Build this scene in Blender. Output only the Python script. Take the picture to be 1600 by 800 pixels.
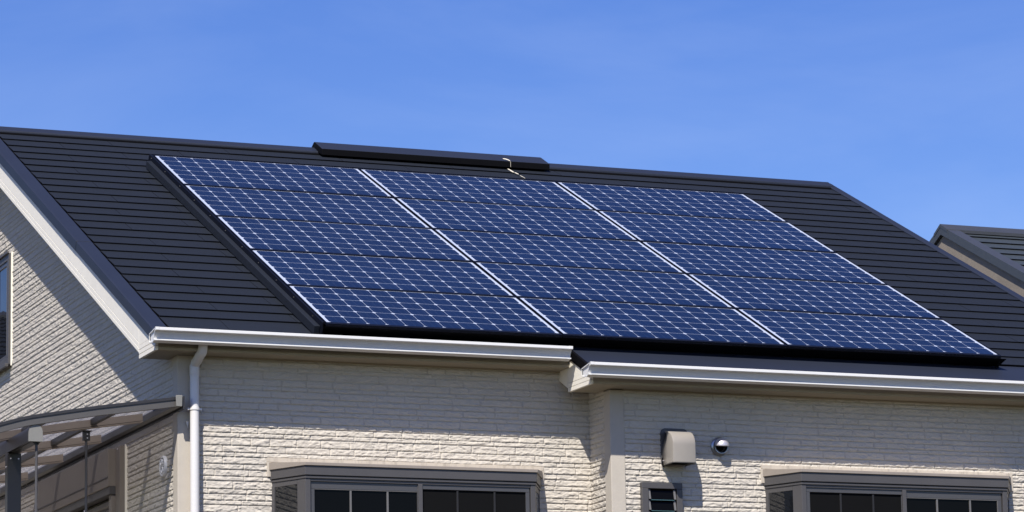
import bpy, bmesh, math, random
import numpy as np
from mathutils import Vector, Matrix

for o in list(bpy.data.objects): bpy.data.objects.remove(o)
sc = bpy.context.scene
COL = sc.collection
Z0 = 5.9                      # height of the lower edge of the solar array above the ground
TH = 0.45054                  # roof pitch (radians)
T, CT, ST = math.tan(TH), math.cos(TH), math.sin(TH)

# ------------------------------------------------------------------ camera
F, CX, CY = 5462.05, 831.42, 543.97
yaw, pit, rol = 0.386097, 0.16119, -0.018686
fw = Vector((math.sin(yaw)*math.cos(pit), math.cos(yaw)*math.cos(pit), math.sin(pit)))
rt = Vector((math.cos(yaw), -math.sin(yaw), 0)); up = rt.cross(fw)
R_ = math.cos(rol)*rt + math.sin(rol)*up; U_ = -math.sin(rol)*rt + math.cos(rol)*up
cam = bpy.data.cameras.new('camera'); co = bpy.data.objects.new('camera', cam); COL.objects.link(co)
co.matrix_world = Matrix(((R_.x, U_.x, -fw.x, -6.9031), (R_.y, U_.y, -fw.y, -20.3701), (R_.z, U_.z, -fw.z, -3.6714+Z0), (0, 0, 0, 1)))
cam.sensor_width = 36; cam.lens = F/1600*36
cam.shift_x = (800-CX)/1600; cam.shift_y = (CY-400)/1600
cam.clip_start = .5; cam.clip_end = 3000
sc.camera = co

# ------------------------------------------------------------------ light
SUN = Vector((-1.0, -1.42, 2.13)).normalized()
world = bpy.data.worlds.new('World'); sc.world = world; world.use_nodes = True
nt = world.node_tree; nt.nodes.clear()
sky = nt.nodes.new('ShaderNodeTexSky'); sky.sky_type = 'NISHITA'; sky.sun_disc = False
sky.sun_elevation = math.asin(SUN.z); sky.sun_rotation = math.atan2(SUN.x, SUN.y) % (2*math.pi)
sky.altitude = 0; sky.air_density = 1.0; sky.dust_density = 0.25; sky.ozone_density = 2.2
hs = nt.nodes.new('ShaderNodeHueSaturation'); hs.inputs['Saturation'].default_value = 1.36; hs.inputs['Hue'].default_value = .526
bg = nt.nodes.new('ShaderNodeBackground'); bg.inputs[1].default_value = 0.104
wo = nt.nodes.new('ShaderNodeOutputWorld')
nt.links.new(sky.outputs[0], hs.inputs['Color']); 
tcw = nt.nodes.new('ShaderNodeTexCoord'); mpw = nt.nodes.new('ShaderNodeMapping'); mpw.inputs['Scale'].default_value = (3.0, 3.0, 9.0); mpw.inputs['Rotation'].default_value = (.3, .5, .2)
nzw = nt.nodes.new('ShaderNodeTexNoise'); nzw.inputs['Scale'].default_value = 1.6; nzw.inputs['Detail'].default_value = 7; nzw.inputs['Roughness'].default_value = .55; nzw.inputs['Distortion'].default_value = .6
mrw = nt.nodes.new('ShaderNodeMapRange'); mrw.inputs[1].default_value = .42; mrw.inputs[2].default_value = .72; mrw.inputs[3].default_value = 0; mrw.inputs[4].default_value = .085
mxw = nt.nodes.new('ShaderNodeMix'); mxw.data_type = 'RGBA'; mxw.inputs[7].default_value = (7.5, 8.2, 9.4, 1)     # thin high haze
nt.links.new(tcw.outputs['Generated'], mpw.inputs[0]); nt.links.new(mpw.outputs[0], nzw.inputs['Vector']); nt.links.new(nzw.outputs[0], mrw.inputs[0])
nt.links.new(mrw.outputs[0], mxw.inputs[0]); nt.links.new(hs.outputs[0], mxw.inputs[6]); nt.links.new(mxw.outputs[2], bg.inputs[0]); nt.links.new(bg.outputs[0], wo.inputs[0])
sun = bpy.data.lights.new('sun', 'SUN'); sun.energy = 5.0; sun.angle = math.radians(.55); sun.color = (1, .955, .89)
so = bpy.data.objects.new('sun', sun); COL.objects.link(so); so.location = (-30, -40, 60)
so.rotation_euler = (-SUN).to_track_quat('-Z', 'Y').to_euler()
sc.view_settings.view_transform = 'Standard'; sc.view_settings.look = 'None'
sc.view_settings.exposure = 0.42; sc.view_settings.gamma = 1; sc.view_settings.use_curve_mapping = False

# ------------------------------------------------------------------ materials
class NT:
    def __init__(s, name):
        s.m = bpy.data.materials.new(name); s.m.use_nodes = True; s.t = s.m.node_tree
        s.b = s.t.nodes['Principled BSDF']
    def n(s, typ, **kw):
        x = s.t.nodes.new(typ)
        for k, v in kw.items(): setattr(x, k, v)
        return x
    def l(s, a, b): s.t.links.new(a, b)
    def math(s, op, a, b=None, c=None):
        x = s.n('ShaderNodeMath', operation=op)
        for i, v in enumerate((a, b, c)):
            if v is None: continue
            if isinstance(v, (int, float)): x.inputs[i].default_value = v
            else: s.l(v, x.inputs[i])
        return x.outputs[0]

def mat(name, col, rough=.5, var=.06, scale=12, bump=0, bscale=300, metal=0, coat=0, spec=.5, stretch=(1, 1, 1), dirt=0, dscale=3):
    k = NT(name); b = k.b
    b.inputs['Roughness'].default_value = rough; b.inputs['Metallic'].default_value = metal
    b.inputs['Coat Weight'].default_value = coat; b.inputs['Coat Roughness'].default_value = .08
    b.inputs['Specular IOR Level'].default_value = spec
    tc = k.n('ShaderNodeTexCoord'); mp = k.n('ShaderNodeMapping'); mp.inputs['Scale'].default_value = stretch
    k.l(tc.outputs['Object'], mp.inputs[0])
    nz = k.n('ShaderNodeTexNoise'); nz.inputs['Scale'].default_value = scale; nz.inputs['Detail'].default_value = 5; nz.inputs['Roughness'].default_value = .6
    k.l(mp.outputs[0], nz.inputs['Vector'])
    mr = k.n('ShaderNodeMapRange'); mr.inputs[1].default_value = .3; mr.inputs[2].default_value = .7
    mr.inputs[3].default_value = 1-var; mr.inputs[4].default_value = 1+var
    k.l(nz.outputs[0], mr.inputs[0])
    mx = k.n('ShaderNodeVectorMath', operation='SCALE'); mx.inputs[0].default_value = col[:3]
    k.l(mr.outputs[0], mx.inputs['Scale'])
    out = mx.outputs[0]
    if dirt:
        n2 = k.n('ShaderNodeTexNoise'); n2.inputs['Scale'].default_value = dscale; n2.inputs['Detail'].default_value = 8; n2.inputs['Roughness'].default_value = .7
        k.l(mp.outputs[0], n2.inputs['Vector'])
        m2 = k.n('ShaderNodeMapRange'); m2.inputs[1].default_value = .5; m2.inputs[2].default_value = .75; m2.inputs[3].default_value = 1; m2.inputs[4].default_value = 1-dirt
        k.l(n2.outputs[0], m2.inputs[0])
        s2 = k.n('ShaderNodeVectorMath', operation='SCALE'); k.l(out, s2.inputs[0]); k.l(m2.outputs[0], s2.inputs['Scale']); out = s2.outputs[0]
    k.l(out, b.inputs['Base Color'])
    if bump:
        bz = k.n('ShaderNodeTexNoise'); bz.inputs['Scale'].default_value = bscale; bz.inputs['Detail'].default_value = 4
        k.l(tc.outputs['Object'], bz.inputs['Vector'])
        bp = k.n('ShaderNodeBump'); bp.inputs['Strength'].default_value = 1; bp.inputs['Distance'].default_value = bump
        k.l(bz.outputs[0], bp.inputs['Height']); k.l(bp.outputs[0], b.inputs['Normal'])
    return k.m

M = {}
M['wall'] = mat('cream_siding', (.525, .478, .408), .85, .035, 6, bump=.0006, bscale=420, spec=.2, dirt=.05, dscale=1.5)
M['stucco'] = mat('cream_stucco', (.48, .432, .362), .85, .03, 20, bump=.0012, bscale=160, spec=.2)
M['trim'] = mat('cream_trim', (.82, .77, .66), .6, .02, 5, bump=.0002, bscale=300, spec=.3, dirt=.04)
M['gutter'] = mat('white_gutter', (.72, .71, .685), .36, .02, 4, spec=.5, dirt=.05, stretch=(.3, 3, 3))
M['pipe'] = mat('white_pipe', (.66, .64, .62), .32, .02, 4, spec=.5)
M['slate'] = mat('dark_slate', (.0086, .0115, .0175), .7, .22, 90, bump=.0010, bscale=500, spec=.25, dirt=.12, dscale=2)
M['slate_edge'] = mat('slate_butt_edge', (.006, .006, .008), .9, .1, 20, spec=.1)
M['metal_roof'] = mat('slate_blue_metal', (.0100, .0140, .0265), .55, .06, 3, bump=.0002, bscale=30, spec=.5, dirt=.1, dscale=4)
M['black'] = mat('black_metal', (.003, .003, .004), .75, .1, 10, spec=.08)
M['frame'] = mat('panel_frame', (.0035, .0045, .009), .5, .1, 10, spec=.15)
M['bronze'] = mat('grey_bronze_aluminium', (.068, .064, .064), .45, .05, 6, metal=0, spec=.5)
M['bronze_lt'] = mat('taupe_aluminium', (.19, .163, .138), .5, .05, 6, spec=.4)
M['sash'] = mat('sash_aluminium', (.06, .058, .06), .35, .05, 6, spec=.6)
M['silver'] = mat('silver_bar', (.13, .125, .12), .4, .05, 6, spec=.5)
M['cap'] = mat('cream_cap', (.50, .44, .36), .6, .05, 6, spec=.3, dirt=.45, dscale=26, stretch=(1, 1, .08))
M['canopy'] = mat('grey_aluminium', (.088, .082, .076), .42, .04, 6, spec=.5)
M['rafter'] = mat('sunlit_rafter', (.30, .25, .205), .5, .04, 6, spec=.3)  # lightened base colour stands in for sun through the sheet and bounced light
M['canopy_dark'] = mat('dark_aluminium', (.030, .028, .029), .4, .04, 6, spec=.5)
M['canopy_cap'] = mat('grey_plastic_cap', (.21, .205, .185), .5, .03, 6, spec=.4)
M['hood'] = mat('taupe_hood', (.285, .258, .222), .32, .03, 6, spec=.5)
M['steel'] = mat('satin_steel', (.66, .62, .64), .42, .03, 30, metal=.6)
M['steel_ring'] = mat('steel_ring', (.30, .32, .36), .3, .03, 30, metal=.9)
M['taupe'] = mat('taupe_cap', (.27, .232, .195), .5, .05, 6, spec=.3, dirt=.1, dscale=14)
M['eave'] = mat('shaded_eave_board', (.33, .29, .215), .65, .03, 5, spec=.2)  # cream trim colour darkened to carry the shade under the eaves
M['dark_bar'] = mat('screened_bar', (.022, .022, .024), .6, .05, 6, spec=.2)
M['dark'] = mat('dark_interior', (.006, .006, .006), .8, .1, 6, spec=.1)
M['white_plastic'] = mat('white_plastic', (.62, .61, .6), .4, .02, 6)
M['streak'] = mat('dried_dropping', (.62, .57, .46), .9, .2, 60, bump=.001, bscale=200, spec=.1)
M['shutter'] = mat('shutter_slat', (.115, .10, .09), .45, .05, 6)
M['tan'] = mat('tan_render', (.235, .20, .16), .85, .08, 5, bump=.001, bscale=90, spec=.2, dirt=.25, dscale=3)
M['slate2'] = mat('grey_green_slate', (.034, .042, .046), .55, .25, 60, bump=.001, bscale=400, spec=.4, dirt=.15, dscale=2)
M['metal2'] = mat('grey_metal_edge', (.042, .044, .047), .42, .06, 6, spec=.5)
M['concrete'] = mat('concrete_yard', (.058, .046, .032), .9, .1, 2, bump=.002, bscale=60, spec=.2, dirt=.15)
M['tile'] = mat('pale_tile', (.5, .45, .38), .7, .06, 5, spec=.3)
M['asphalt'] = mat('asphalt', (.042, .041, .040), .9, .15, 30, bump=.003, bscale=90, spec=.2)
M['grass'] = mat('grass_ground', (.030, .028, .016), .95, .3, 3, bump=.01, bscale=30, spec=.1)
M['greenglass'] = mat('green_glass_edge', (.045, .095, .10), .1, .05, 6, spec=.6)

def glass(name, col, rough=.03, ior=1.45):
    k = NT(name); k.b.inputs['Base Color'].default_value = (*col, 1); k.b.inputs['Roughness'].default_value = rough
    k.b.inputs['IOR'].default_value = ior
    tc = k.n('ShaderNodeTexCoord'); nz = k.n('ShaderNodeTexNoise'); nz.inputs['Scale'].default_value = 2.5
    k.l(tc.outputs['Object'], nz.inputs['Vector'])
    bp = k.n('ShaderNodeBump'); bp.inputs['Distance'].default_value = .0015; k.l(nz.outputs[0], bp.inputs['Height']); k.l(bp.outputs[0], k.b.inputs['Normal'])
    return k.m
M['glass'] = glass('dark_window_glass', (.003, .003, .003), .02, 1.18)
M['glass_side'] = glass('side_window_glass', (.008, .009, .011), .02, 1.6)
M['mesh'] = mat('insect_screen', (.0022, .0022, .0024), .8, .1, 6, spec=.15)

def polycarb():
    k = NT('smoked_polycarbonate'); t = k.t
    out = t.nodes['Material Output']
    t1 = k.n('ShaderNodeBsdfTranslucent'); t1.inputs[0].default_value = (.23, .225, .24, 1); t2 = k.n('ShaderNodeBsdfTransparent'); t2.inputs[0].default_value = (.90, .90, .92, 1)
    tr = k.n('ShaderNodeMixShader'); tr.inputs[0].default_value = .55; k.l(t1.outputs[0], tr.inputs[1]); k.l(t2.outputs[0], tr.inputs[2])
    mx = k.n('ShaderNodeMixShader'); mx.inputs[0].default_value = .95
    k.b.inputs['Base Color'].default_value = (.10, .11, .13, 1); k.b.inputs['Roughness'].default_value = .2
    k.l(k.b.outputs[0], mx.inputs[1]); k.l(tr.outputs[0], mx.inputs[2]); k.l(mx.outputs[0], out.inputs[0])
    return k.m
M['poly'] = polycarb()

PW, PH, NU, NV = 1.589, .860, 12, 6
def cells():
    k = NT('solar_cells'); b = k.b
    tc = k.n('ShaderNodeTexCoord'); sp = k.n('ShaderNodeSeparateXYZ'); k.l(tc.outputs['Object'], sp.inputs[0])
    pu, pv, u0, v0 = .1277, .1358, .030, .041
    x = k.math('DIVIDE', k.math('SUBTRACT', sp.outputs[0], u0), pu)
    y = k.math('DIVIDE', k.math('SUBTRACT', sp.outputs[1], v0), pv)
    ax = k.math('ABSOLUTE', k.math('SUBTRACT', k.math('FRACT', x), .5))
    ay = k.math('ABSOLUTE', k.math('SUBTRACT', k.math('FRACT', y), .5))
    a = k.math('LESS_THAN', ax, .5-.0095)
    c = k.math('LESS_THAN', ay, .5-.0100)
    d = k.math('LESS_THAN', k.math('ADD', ax, ay), 1-.122)
    inx = k.math('MULTIPLY', k.math('GREATER_THAN', x, 0), k.math('LESS_THAN', x, 12))
    iny = k.math('LESS_THAN', y, 6)
    cell = k.math('MULTIPLY', k.math('MULTIPLY', a, c), k.math('MULTIPLY', d, k.math('MULTIPLY', inx, iny)))
    low = k.math('LESS_THAN', y, .015)                 # dark lip below the lowest row of cells
    cell = k.math('MAXIMUM', cell, k.math('MULTIPLY', low, inx))
    # per cell tint + per module tint
    cx = k.math('FLOOR', x); cy = k.math('FLOOR', y)
    cv = k.n('ShaderNodeCombineXYZ'); k.l(cx, cv.inputs[0]); k.l(cy, cv.inputs[1])
    oi = k.n('ShaderNodeObjectInfo'); k.l(k.math('MULTIPLY', oi.outputs['Random'], 50), cv.inputs[2])
    wn = k.n('ShaderNodeTexWhiteNoise', noise_dimensions='3D'); k.l(cv.outputs[0], wn.inputs[0])
    # fingers inside the cell
    fr = k.math('ABSOLUTE', k.math('SUBTRACT', k.math('FRACT', k.math('MULTIPLY', x, 3)), .5))
    bus = k.math('MULTIPLY', k.math('LESS_THAN', fr, .018), .06)
    tint = k.math('ADD', k.math('MULTIPLY', wn.outputs[0], .22), .89)
    tint = k.math('MULTIPLY', tint, k.math('ADD', k.math('MULTIPLY', oi.outputs['Random'], .14), .93))
    bc = k.n('ShaderNodeVectorMath', operation='SCALE'); bc.inputs[0].default_value = (.0036, .0110, .036); k.l(tint, bc.inputs['Scale'])
    bl = k.n('ShaderNodeMix', data_type='RGBA'); k.l(bus, bl.inputs[0]); k.l(bc.outputs[0], bl.inputs[6]); bl.inputs[7].default_value = (.5, .55, .65, 1)
    # the silver end ribbons on the side margins
    rb = k.math('MULTIPLY', k.math('LESS_THAN', k.math('ABSOLUTE', k.math('SUBTRACT', k.math('FRACT', k.math('MULTIPLY', y, 6)), .5)), .2), k.math('LESS_THAN', x, -.06))
    wh = k.n('ShaderNodeMix', data_type='RGBA'); k.l(k.math('MULTIPLY', rb, .6), wh.inputs[0]); wh.inputs[6].default_value = (.42, .46, .54, 1); wh.inputs[7].default_value = (.32, .38, .52, 1)
    mx = k.n('ShaderNodeMix', data_type='RGBA'); k.l(cell, mx.inputs[0]); k.l(wh.outputs[2], mx.inputs[6]); k.l(bl.outputs[2], mx.inputs[7])
    k.l(mx.outputs[2], b.inputs['Base Color'])
    b.inputs['Roughness'].default_value = .45; b.inputs['Specular IOR Level'].default_value = .2
    b.inputs['Coat Weight'].default_value = .42; b.inputs['Coat Roughness'].default_value = .12; b.inputs['Coat IOR'].default_value = 1.35
    return k.m
M['cells'] = cells()

# ------------------------------------------------------------------ helpers
def L(x, y, z): return Vector((x, y, z+Z0))
class MB:
    """collects shapes of one object; several materials by slot"""
    def __init__(s): s.v = []; s.f = []; s.mi = []
    def add(s, vs, fs, mi=0):
        o = len(s.v); s.v += [Vector(v) for v in vs]; s.f += [[i+o for i in f] for f in fs]; s.mi += [mi]*len(fs)
    def box(s, x0, x1, y0, y1, z0, z1, mi=0):
        v = [(x, y, z) for z in (z0, z1) for y in (y0, y1) for x in (x0, x1)]
        s.add(v, [(0, 2, 3, 1), (4, 5, 7, 6), (0, 1, 5, 4), (2, 6, 7, 3), (0, 4, 6, 2), (1, 3, 7, 5)], mi)
    def hexa(s, a, b, mi=0):
        """a, b: two quads (4 points each) joined"""
        s.add(list(a)+list(b), [(3, 2, 1, 0), (4, 5, 6, 7), (0, 1, 5, 4), (1, 2, 6, 5), (2, 3, 7, 6), (3, 0, 4, 7)], mi)
    def prism(s, prof, p0, p1, ax, mi=0, caps=True):
        """prof: 2D points in the plane perpendicular to axis ax; extruded from p0 to p1"""
        def mk(a, b, t):
            return {'x': (t, a, b), 'y': (a, t, b), 'z': (a, b, t)}[ax]
        n = len(prof); v = [mk(a, b, p0) for a, b in prof]+[mk(a, b, p1) for a, b in prof]
        f = [(i, (i+1) % n, (i+1) % n+n, i+n) for i in range(n)]
        if caps: f += [list(range(n))[::-1], list(range(n, 2*n))]
        s.add(v, f, mi)
    def tube(s, pts, r, seg=20, mi=0, caps=True):
        pts = [Vector(p) for p in pts]; rings = []
        if not isinstance(r, (list, tuple)): r = [r]*len(pts)
        prev = None
        for i, p in enumerate(pts):
            d = (pts[min(i+1, len(pts)-1)]-pts[max(i-1, 0)]).normalized()
            if prev is None:
                a = Vector((1, 0, 0)) if abs(d.x) < .9 else Vector((0, 1, 0)); prev = (a-d*a.dot(d)).normalized()
            prev = (prev-d*prev.dot(d)).normalized(); q = d.cross(prev)
            rings.append([p+prev*math.cos(2*math.pi*j/seg)*r[i]+q*math.sin(2*math.pi*j/seg)*r[i] for j in range(seg)])
        v = [x for rg in rings for x in rg]; f = []
        for i in range(len(pts)-1):
            for j in range(seg):
                f.append((i*seg+j, i*seg+(j+1) % seg, (i+1)*seg+(j+1) % seg, (i+1)*seg+j))
        if caps: f += [list(range(seg))[::-1], [(len(pts)-1)*seg+j for j in range(seg)]]
        s.add(v, f, mi)
    def lathe(s, prof, c, axis, seg=32, mi=0):
        """prof: (radius, distance along axis) pairs"""
        axis = Vector(axis).normalized(); a = Vector((0, 0, 1)) if abs(axis.z) < .9 else Vector((1, 0, 0))
        a = (a-axis*a.dot(axis)).normalized(); b = axis.cross(a); c = Vector(c)
        v = [c+axis*h+(a*math.cos(2*math.pi*j/seg)+b*math.sin(2*math.pi*j/seg))*r for r, h in prof for j in range(seg)]
        f = [(i*seg+j, i*seg+(j+1) % seg, (i+1)*seg+(j+1) % seg, (i+1)*seg+j) for i in range(len(prof)-1) for j in range(seg)]
        s.add(v, f, mi)

def base_of(p):
    while p.parent: p = p.parent
    return p.location
def obj(name, mb, mats, parent=None, raw=False, smooth=False, bevel=0, loc=None, fix=True):
    """links the collected shapes as ONE mesh object. Coordinates are house coordinates unless raw"""
    if not isinstance(mats, (list, tuple)): mats = [mats]
    off = Vector((0, 0, 0))
    if not raw:
        b = base_of(parent) if parent else Vector(loc or (0, 0, 0))
        off = Vector((0, 0, Z0))-b
    me = bpy.data.meshes.new(name); me.from_pydata([tuple(v+off) for v in mb.v], [], mb.f)
    for m in mats: me.materials.append(m)
    for p, i in zip(me.polygons, mb.mi): p.material_index = i
    if fix:
        bm = bmesh.new(); bm.from_mesh(me); bmesh.ops.recalc_face_normals(bm, faces=bm.faces); bm.to_mesh(me); bm.free()
    me.update()
    o = bpy.data.objects.new(name, me); COL.objects.link(o)
    if parent: o.parent = parent
    elif loc: o.location = loc
    if smooth:
        for p in me.polygons: p.use_smooth = True
        try: me.set_sharp_from_angle(angle=math.radians(35))
        except Exception: pass
    if bevel:
        bv = o.modifiers.new('bevel', 'BEVEL'); bv.width = bevel; bv.segments = 2; bv.limit_method = 'ANGLE'; bv.angle_limit = math.radians(40)
    return o
def thing(name, label, cat, loc, group=None, rot=(0, 0, 0)):
    o = bpy.data.objects.new(name, None); COL.objects.link(o); o.location = loc; o.rotation_euler = rot
    o.empty_display_size = .2
    o['label'] = label; o['category'] = cat
    if group: o['group'] = group
    return o
def tag(o, label, cat, group=None):
    o['label'] = label; o['category'] = cat
    if group: o['group'] = group
def P(u, v, n): return Vector((u, v*CT-n*ST, v*ST+n*CT))      # roof coordinates: along eave, up slope, out of roof
def slab(mb, u0, u1, v0, v1, n0, n1, mi=0):
    mb.hexa([P(u0, v0, n0), P(u1, v0, n0), P(u1, v1, n0), P(u0, v1, n0)], [P(u0, v0, n1), P(u1, v0, n1), P(u1, v1, n1), P(u0, v1, n1)], mi)

# ------------------------------------------------------------------ ground
def sheet(name, x0, x1, y0, y1, z, m):
    mb = MB(); mb.add([(x0, y0, z), (x1, y0, z), (x1, y1, z), (x0, y1, z)], [(0, 1, 2, 3)])
    o = obj(name, mb, m, raw=True); o['kind'] = 'structure'; return o
sheet('ground', -600, 600, -600, 600, 0, M['grass'])
sheet('yard', -9, 14, -7.0, 13, .004, M['concrete'])
sheet('road', -80, 80, -19, -8.4, .006, M['asphalt'])
mbk = MB(); mbk.box(-80, 80, -8.4, -7.0, 0, .12)
o = obj('pavement', mbk, M['concrete'], raw=True); o['kind'] = 'structure'

# ------------------------------------------------------------------ stone-faced siding
rs = np.random.RandomState(7)
_lat = rs.rand(256, 256)
def vnoise(x, y, s=0):
    xi = np.floor(x).astype(int); yi = np.floor(y).astype(int); fx = x-xi; fy = y-yi
    fx = fx*fx*(3-2*fx); fy = fy*fy*(3-2*fy)
    g = lambda a, b: _lat[(a+17*s) % 256, (b+91*s) % 256]
    return (g(xi, yi)*(1-fx)+g(xi+1, yi)*fx)*(1-fy)+(g(xi, yi+1)*(1-fx)+g(xi+1, yi+1)*fx)*fy
def sstep(a, b, x):
    t = np.clip((x-a)/(b-a), 0, 1); return t*t*(3-2*t)
HS = [.050, .029, .038, .033, .049, .030, .041, .035, .046, .028, .043]
def stone(s, z, seed):
    """relief (m) of the split-stone siding at (s along wall, z)"""
    edges = [-1.6]; i = 0
    while edges[-1] < 2.6: edges.append(edges[-1]+HS[i % len(HS)]); i += 1
    edges = np.array(edges); j = np.clip(np.searchsorted(edges, z)-1, 0, len(edges)-2)
    dzb = z-edges[j]; dzt = edges[j+1]-z
    out = np.zeros_like(s)
    for c in np.unique(j):
        r = np.random.RandomState(seed*1000+int(c)); m = j == c
        ks = [-4.0]
        while ks[-1] < 12: ks.append(ks[-1]+r.choice([.125, .16, .19, .22, .25, .29, .175]))
        ks = np.array(ks); off = r.rand(len(ks))*.0028; tl = (r.rand(len(ks))-.5)
        k = np.clip(np.searchsorted(ks, s[m])-1, 0, len(ks)-2)
        dl = s[m]-ks[k]; dr = ks[k+1]-s[m]; h = HS[int(c) % len(HS)]
        X = s[m]; Z = z[m]; sh = k*7.31+c*3.77
        wob = (vnoise(X*60, Z*60, 5)-.5)*.0016
        e = sstep(0.0012, .0042, dl+wob)*sstep(.0012, .0042, dr+wob)
        e = (.12+.88*e)*sstep(.0018, .0036, dzb[m]+wob)*sstep(.0006, .0052, dzt[m]+wob)
        # cleft face: ridged folds running across + steps
        a = vnoise(X*17+sh, Z*48+X*22+sh, 1); b = vnoise(X*46-Z*30+sh, Z*90, 2); d2 = vnoise(X*120, Z*190, 3); d3 = vnoise(X*260, Z*330, 4)
        fold = 1-np.abs(2*a-1); stp = sstep(.42, .50, vnoise(X*22+Z*38+sh, Z*52-X*14, 6))
        rel = .0030*fold+.0034*stp*(.4+.6*b)+.0026*b+.0020*d2+.0012*d3
        rel += tl[k]*.0016*((dl-dr)/.2) - .0012*(dzb[m]/h)
        out[m] = e*(.0032+off[k]*.6+rel)+.0007*d2
    return out
def relief(name, parent, o, du, s0, s1, z0, z1, nrm, ds, dz, seed, clip=None, m=None, k=1):
    """a real displaced wall surface: origin o (2D), direction du (2D), nrm outward (2D)"""
    ns = int((s1-s0)/ds)+1; nz = int((z1-z0)/dz)+1
    S, Zg = np.meshgrid(np.linspace(s0, s1, ns), np.linspace(z0, z1, nz))
    H = stone(S, Zg, seed)*k
    X = o[0]+du[0]*S+nrm[0]*H; Y = o[1]+du[1]*S+nrm[1]*H
    b = base_of(parent)
    V = np.stack([X-b.x, Y-b.y, Zg+Z0-b.z], -1).reshape(-1, 3).astype(np.float32)
    idx = np.arange(ns*nz).reshape(nz, ns)
    q = np.stack([idx[:-1, :-1], idx[:-1, 1:], idx[1:, 1:], idx[1:, :-1]], -1).reshape(-1, 4)
    if clip is not None:
        keep = clip(S[:-1, :-1].ravel(), Zg[1:, 1:].ravel()); q = q[keep]
    # face normals towards nrm
    cr = np.cross(V[q[0, 1]]-V[q[0, 0]], V[q[0, 3]]-V[q[0, 0]])
    if cr[0]*nrm[0]+cr[1]*nrm[1] < 0: q = q[:, ::-1]
    me = bpy.data.meshes.new(name); me.vertices.add(len(V)); me.vertices.foreach_set('co', V.ravel())
    me.loops.add(q.size); me.loops.foreach_set('vertex_index', q.ravel().astype(np.int32))
    me.polygons.add(len(q)); me.polygons.foreach_set('loop_start', np.arange(0, q.size, 4, dtype=np.int32))
    me.update(calc_edges=True); me.materials.append(m or M['wall'])
    ob = bpy.data.objects.new(name, me); COL.objects.link(ob); ob.parent = parent
    return ob

# ------------------------------------------------------------------ the house
XG, YW, XR2, Y2 = -.89, .23, 1.866, -.11         # gable wall, front wall, return wall, projecting front wall
XE, YB = 5.82, 9.37                              # right wall, back wall
YR = 4.80; ZR = T*YR-.10/CT                      # ridge
N0 = -.10                                        # roof plane below the panel plane
house = thing('house', 'cream stone-clad house with dark slate roof covered in solar panels', 'house', (2.5, 4.8, 0))
def rz(y, c=-.10/CT): return (T*y if y <= YR else T*(2*YR-y))+c

# plain wall body behind the relief
mb = MB()
prof = [(YW+.012, -Z0), (YB, -Z0), (YB, rz(YB)-.14), (YR, ZR-.14), (YW+.012, rz(YW)-.14)]
mb.prism(prof, XG+.012, XE, 'x')
mb.box(XR2+.012, XE-.0, Y2+.012, YW+.012, -Z0, -.21)
obj('wall_core', mb, M['wall'], house)
rake_clip = lambda s, z: z < rz(s, -.372-.012) if np.isscalar(s) else z < np.where(s <= YR, T*s, T*(2*YR-s))-.36
relief('wall', house, (XG, 0), (0, 1), YW+.09, 5.6, -1.45, 1.95, (-1, 0), .0075, .0038, 3, clip=rake_clip, k=.88)
relief('wall', house, (0, YW), (1, 0), XG+.09, XR2+.002, -1.45, -.20, (0, -1), .0045, .0034, 5)
relief('wall', house, (XR2, 0), (0, 1), Y2+.085, YW, -1.45, -.20, (-1, 0), .0045, .0034, 9)
relief('wall', house, (0, Y2), (1, 0), XR2+.088, XE, -1.45, -.20, (0, -1), .0045, .0034, 11)
# corner boards
def corner(x, y, w, z0, z1, wy=None):
    mb = MB(); p = .012
    wy = wy or w
    mb.prism([(x-p, y-p), (x+w, y-p), (x+w, y+.01), (x+.01, y+.01), (x+.01, y+wy), (x-p, y+wy)], z0, z1, 'z')
    obj('corner_board', mb, M['stucco'], house, bevel=.004)
corner(XG, YW, .088, -Z0+.3, -.203)
corner(XR2, Y2, .088, -Z0+.3, -.362)

# lower storey outside the relief
mb = MB()
mb.box(XG-.001, XG+.012, YW, YB, -Z0, -1.45); mb.box(XG+.012, XR2, YW-.001, YW+.012, -Z0, -1.45)
mb.box(XR2, XE, Y2-.001, Y2+.012, -Z0, -1.45); mb.box(XR2-.001, XR2+.012, Y2+.012, YW-.001, -Z0, -1.45)
obj('wall', mb, M['wall'], house)
mb = MB(); mb.box(XG-.02, XE+.02, YW-.02, YB+.02, -Z0, -Z0+.4); mb.box(XR2-.02, XE+.021, Y2-.02, YW-.02, -Z0, -Z0+.401)
obj('foundation', mb, M['concrete'], house)

# ---- roof
RL, RR = -.975, 5.955
roofm = MB()
slab(roofm, -1.085, 6.0, -.02, YR/CT, N0-.075, N0-.012, 0)
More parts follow.
